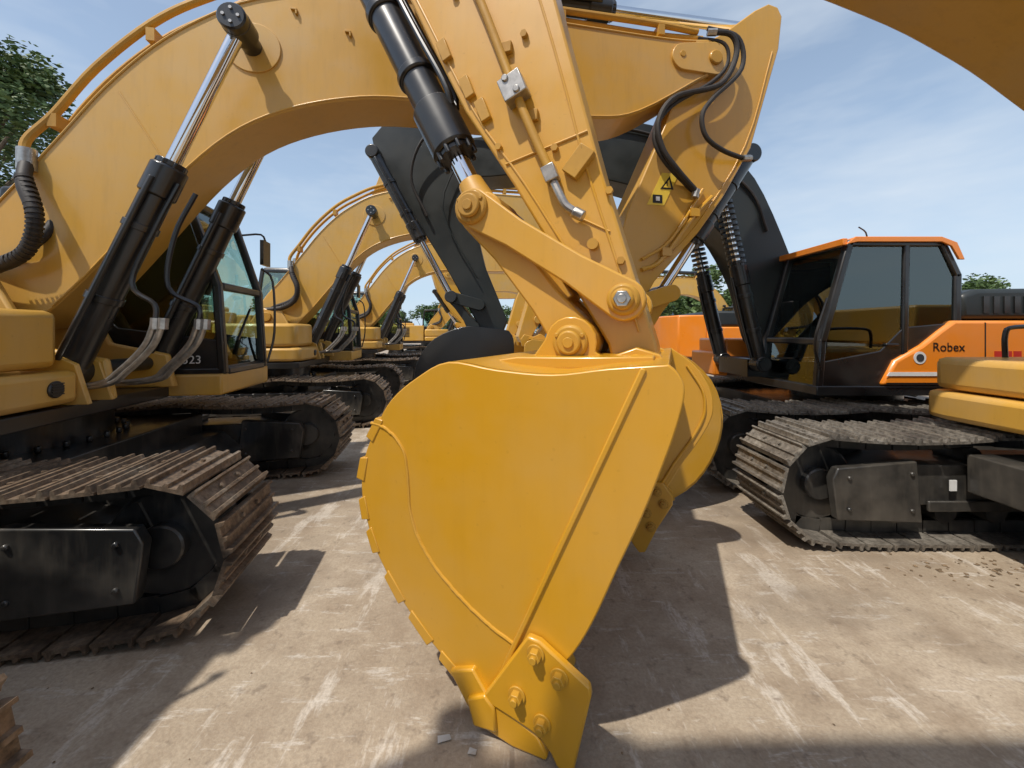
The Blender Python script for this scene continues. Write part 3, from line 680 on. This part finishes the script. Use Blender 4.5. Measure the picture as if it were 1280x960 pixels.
bucket_gen(OR,[(-.05,1.62),(-.35,1.66),(-.62,1.66),(-.95,1.52),(-1.14,1.28),(-1.2,1.02),(-1.12,.80),(-.85,.66),(-.5,.6)],[(-.5,.6),(-.2,.66),(-.02,.9),(.02,1.2),(.02,1.5),(-.05,1.62)],.55,BLACK,5,(-.28,.55))

# ------------------------------------------------------------------ machines far behind
M1.clone('excavator',(12.2,22,0),rad(188))
M1.clone('excavator',(2.6,21,0),rad(200))
M1.clone('excavator',(-4.6,23,0),rad(12))
OR2=bpy.data.objects.new('orange_excavator',None); scene.collection.objects.link(OR2); OR2.location=(13.2,15.5,0); OR2.rotation_euler=(0,0,rad(176))
for c in OR.root.children:
    dcp=c.copy(); scene.collection.objects.link(dcp); dcp.parent=OR2; dcp.matrix_local=c.matrix_local

# ------------------------------------------------------------------ ground
m,t,bs=nt('concrete_yard')
v=coords(t)
n1=noise(t,v,.45,5,.65); n2=noise(t,v,3.1,5,.7); n3=noise(t,v,60,2,.7)
vd=coords(t,(1.0,.25,1)); n4=noise(t,vd,5.0,5,.75)
vd2=coords(t,(.35,1.6,1)); n5=noise(t,vd2,6.2,5,.78)
c=ramp(t,n1,[(.32,(.28,.215,.150)),(.5,(.41,.335,.245)),(.68,(.50,.42,.325))]).outputs[0]
c=mixc(t,ramp(t,n2,[(.46,0),(.72,.85)]).outputs[0],c,(.25,.185,.125))
c=mixc(t,ramp(t,n4,[(.55,0),(.62,.65)]).outputs[0],c,(.62,.56,.48))
c=mixc(t,ramp(t,n5,[(.57,0),(.64,.6)]).outputs[0],c,(.60,.55,.48))
n6=noise(t,coords(t,(.8,1.1,1)),.9,4,.6)
c=mixc(t,ramp(t,n6,[(.50,0),(.64,.6)]).outputs[0],c,(.16,.125,.09))
n7=noise(t,v,11,3,.75)
c=mixc(t,ramp(t,n7,[(.57,0),(.70,.6)]).outputs[0],c,(.16,.12,.085))
br=N(t,'ShaderNodeTexBrick'); br.offset=0; br.inputs['Scale'].default_value=1; br.inputs['Mortar Size'].default_value=.010
br.inputs['Brick Width'].default_value=4.6; br.inputs['Row Height'].default_value=4.1; br.inputs['Color1'].default_value=(0,0,0,1); br.inputs['Color2'].default_value=(0,0,0,1); br.inputs['Mortar'].default_value=(1,1,1,1)
t.links.new(v,br.inputs['Vector'])
c=mixc(t,ramp(t,br.outputs['Color'],[(0,0),(1,.5)]).outputs[0],c,(.14,.11,.085))
c=mixc(t,ramp(t,n3,[(.35,.35),(.62,0)]).outputs[0],c,(.20,.15,.105))
t.links.new(c,bs.inputs['Base Color'])
bs.inputs['Roughness'].default_value=.72
bp=N(t,'ShaderNodeBump'); bp.inputs['Strength'].default_value=.35; bp.inputs['Distance'].default_value=.008
t.links.new(n3,bp.inputs['Height']); t.links.new(bp.outputs[0],bs.inputs['Normal'])
bm=BM(); vs=[bm.verts.new(p) for p in ((-500,-60,0),(500,-60,0),(500,900,0),(-500,900,0))]; bm.faces.new(vs)
me=bpy.data.meshes.new('ground'); bm.to_mesh(me); bm.free(); me.materials.append(m)
g=bpy.data.objects.new('ground',me); scene.collection.objects.link(g)

dirt=simple('dirt_crumbs',(.17,.115,.065),.9,0,.5)
bm=BM()
def crumb(x,y,s):
    a=random.random()*6.28; h=s*random.uniform(.15,.5)
    vs=[bm.verts.new((x+math.cos(a+k*1.57)*s*random.uniform(.5,1),y+math.sin(a+k*1.57)*s*random.uniform(.4,1),random.uniform(.0,h*.4)+.003)) for k in range(4)]
    tp=bm.verts.new((x,y,h+.003))
    for k in range(4): bm.faces.new((vs[k],vs[(k+1)%4],tp))
for _ in range(70): crumb(random.gauss(3.2,.35),random.gauss(2.68,.08),random.uniform(.006,.026))
for _ in range(260): crumb(random.uniform(-4,7),random.uniform(1.2,9),random.uniform(.003,.010))
me=bpy.data.meshes.new('dirt_crumbs'); bm.to_mesh(me); bm.free(); me.materials.append(dirt)
o=bpy.data.objects.new('dirt_crumbs',me); scene.collection.objects.link(o)
bm=BM()
for x,y,w_,h_,a in ((-.265,1.57,.026,.014,.2),(-.15,1.52,.016,.012,-.3)):
    R_=Matrix.Rotation(a,3,'Z'); vs=[bm.verts.new(Vector((x,y,.005+.003*(k%2)))+R_@Vector((sx*w_,sy*h_,0))) for k,(sx,sy) in enumerate(((-1,-1),(1,-.8),(.8,1),(-1,.9)))]; bm.faces.new(vs)
me=bpy.data.meshes.new('paper_scraps'); bm.to_mesh(me); bm.free(); me.materials.append(PAPER)
o=bpy.data.objects.new('paper_scraps',me); scene.collection.objects.link(o)

# ------------------------------------------------------------------ trees
def leafmat():
    m,t,b=nt('foliage'); v=coords(t); n=noise(t,v,.9,2,.6)
    r=ramp(t,n,[(.3,(.035,.065,.015)),(.5,(.07,.12,.03)),(.7,(.12,.18,.05))]); t.links.new(r.outputs[0],b.inputs['Base Color']); b.inputs['Roughness'].default_value=.6
    return m
LEAF=leafmat(); BARK=simple('bark',(.10,.075,.05),.9,0,.4)
def tree_mesh(h,r,nl,ls,seed,lo=.42):
    rnd=random.Random(seed)
    bt=BM(); b_cyl(bt,(0,0,0),(0,0,h*.45),h*.03,10,r2=h*.02)
    cl=[]
    for i in range(26):
        a=rnd.random()*6.28; zz=rnd.uniform(lo,.98)*h; rr=r*math.sqrt(max(0.05,1-((zz/h-.66)/.36)**2))*rnd.uniform(.25,1)
        c=Vector((math.cos(a)*rr,math.sin(a)*rr,zz)); cl.append((c,r*rnd.uniform(.20,.38)))
        b_cyl(bt,(0,0,h*rnd.uniform(.3,.5)*min(1,lo/.42)),c,h*.009,6,r2=h*.003)
    me1=bpy.data.meshes.new('trunk'); bt.to_mesh(me1); bt.free(); me1.materials.append(BARK)
    vs=[];fs=[]
    for i in range(nl):
        c,cr=rnd.choice(cl); d=Vector((rnd.gauss(0,1),rnd.gauss(0,1),rnd.gauss(0,.8))).normalized()*cr*rnd.random()**.4
        p=c+d; n=Vector((rnd.gauss(0,1),rnd.gauss(0,1),rnd.gauss(0,1)+.6)).normalized(); _,s,u=frame_of(n); s_=ls*rnd.uniform(.6,1.3)
        k=len(vs); vs+= [p-s*s_,p-u*s_*.5,p+s*s_,p+u*s_*.5]; fs.append((k,k+1,k+2,k+3))
    me2=bpy.data.meshes.new('leaves'); me2.from_pydata([tuple(v) for v in vs],[],fs); me2.materials.append(LEAF)
    return me1,me2
def place_tree(meshes,name,loc,rz,sc=1):
    r=bpy.data.objects.new(name,None); scene.collection.objects.link(r); r.location=loc; r.rotation_euler=(0,0,rz); r.scale=(sc,)*3
    for nm,me in zip(('trunk','crown'),meshes):
        o=bpy.data.objects.new(nm,me); scene.collection.objects.link(o); o.parent=r
TA=tree_mesh(13,4.2,20000,.12,1); TB=tree_mesh(8,3.8,6000,.24,2,.15); TC=tree_mesh(9,4.2,6000,.26,3,.15)
place_tree(TA,'tree',(-20.9,14.5,0),.4)
place_tree(TA,'tree',(-28,20,0),2.0,1.0)
k=0
for x,y,s in ((17,45,.75),(21,46,.95),(25,44,.7),(31,47,.6),(38,45,.7),(45,48,.8),(52,47,.75),(60,50,.9),(-2,48,.5),(-8,50,.55),(-14,48,.5),(-20,50,.6),(-27,46,.7),(-35,42,1),(4,50,.5),(10,48,.55),(70,50,.9),(-5,52,.55),(13,52,.7),(-45,44,1.1),(-11,52,.6),(1,52,.55),(7,53,.6),(-17,52,.6)):
    place_tree((TB,TC)[k%2],'distant_tree',(x,y,0),k*1.3,s); k+=1

# distant workshop building
WB=Rig('workshop_building',(24,60,0),0)
wallm=simple('metal_wall',(.35,.38,.40),.6,0,.1); roofm=simple('metal_roof',(.12,.20,.30),.5,0,.1)
b=BM(); b_box(b,-7,7,0,12,0,4.2); WB.put('walls',b,wallm)
b=BM(); b_prism(b,[(-7.4,4.2),(7.4,4.2),(0,6.0)],-.3,12.3); WB.put('roof',b,roofm)
b=BM()
for x in (-5,-1.7,1.7,5): b_box(b,x-.9,x+.9,-.05,.0,1.6,3.0)
b_box(b,-.6,.6,-.06,-.01,0,1.5); WB.put('windows',b,SEAT)

# ------------------------------------------------------------------ light + sky
tosun=Vector((-.34,-.34,.87)).normalized()
sl=bpy.data.lights.new('sun','SUN'); sl.energy=4.2; sl.angle=rad(.9); sl.color=(1,.94,.85)
so=bpy.data.objects.new('sun',sl); scene.collection.objects.link(so); so.rotation_euler=tosun.to_track_quat('Z','Y').to_euler()
w=bpy.data.worlds.new('World'); scene.world=w; w.use_nodes=True; t=w.node_tree
bg=t.nodes['Background']; sk=N(t,'ShaderNodeTexSky'); sk.sky_type='NISHITA'; sk.sun_disc=False
sk.sun_elevation=math.asin(tosun.z); sk.sun_rotation=math.atan2(tosun.x,tosun.y)
sk.air_density=1.0; sk.dust_density=1.6; sk.ozone_density=1.8
tc=N(t,'ShaderNodeTexCoord'); mp=N(t,'ShaderNodeMapping'); mp.inputs['Scale'].default_value=(1.2,1.2,4.0); mp.inputs['Rotation'].default_value=(.25,.1,.5)
t.links.new(tc.outputs['Generated'],mp.inputs[0])
sx=N(t,'ShaderNodeSeparateXYZ'); t.links.new(tc.outputs['Generated'],sx.inputs[0])
hz=ramp(t,sx.outputs['Z'],[(0,.85),(.2,.52),(.5,.32),(1,.24)])
cc=mixc(t,hz.outputs[0],sk.outputs[0],(4.4,5.6,6.9))
nz=noise(t,mp.outputs[0],1.3,5,.6)
cl=ramp(t,nz,[(.46,0),(.72,.55)])
cc=mixc(t,cl.outputs[0],cc,(5.4,5.9,6.4))
t.links.new(cc,bg.inputs[0]); bg.inputs[1].default_value=.145

# ------------------------------------------------------------------ camera
cam=bpy.data.cameras.new('camera'); co=bpy.data.objects.new('camera',cam); scene.collection.objects.link(co)
co.location=(0,0,1.6); co.rotation_euler=(rad(90),0,0); cam.sensor_width=36; cam.lens=500/1280*36; cam.shift_y=-65/1280
cam.clip_start=.05; cam.clip_end=3000; scene.camera=co
scene.view_settings.view_transform='Standard'; scene.view_settings.look='None'; scene.view_settings.exposure=0
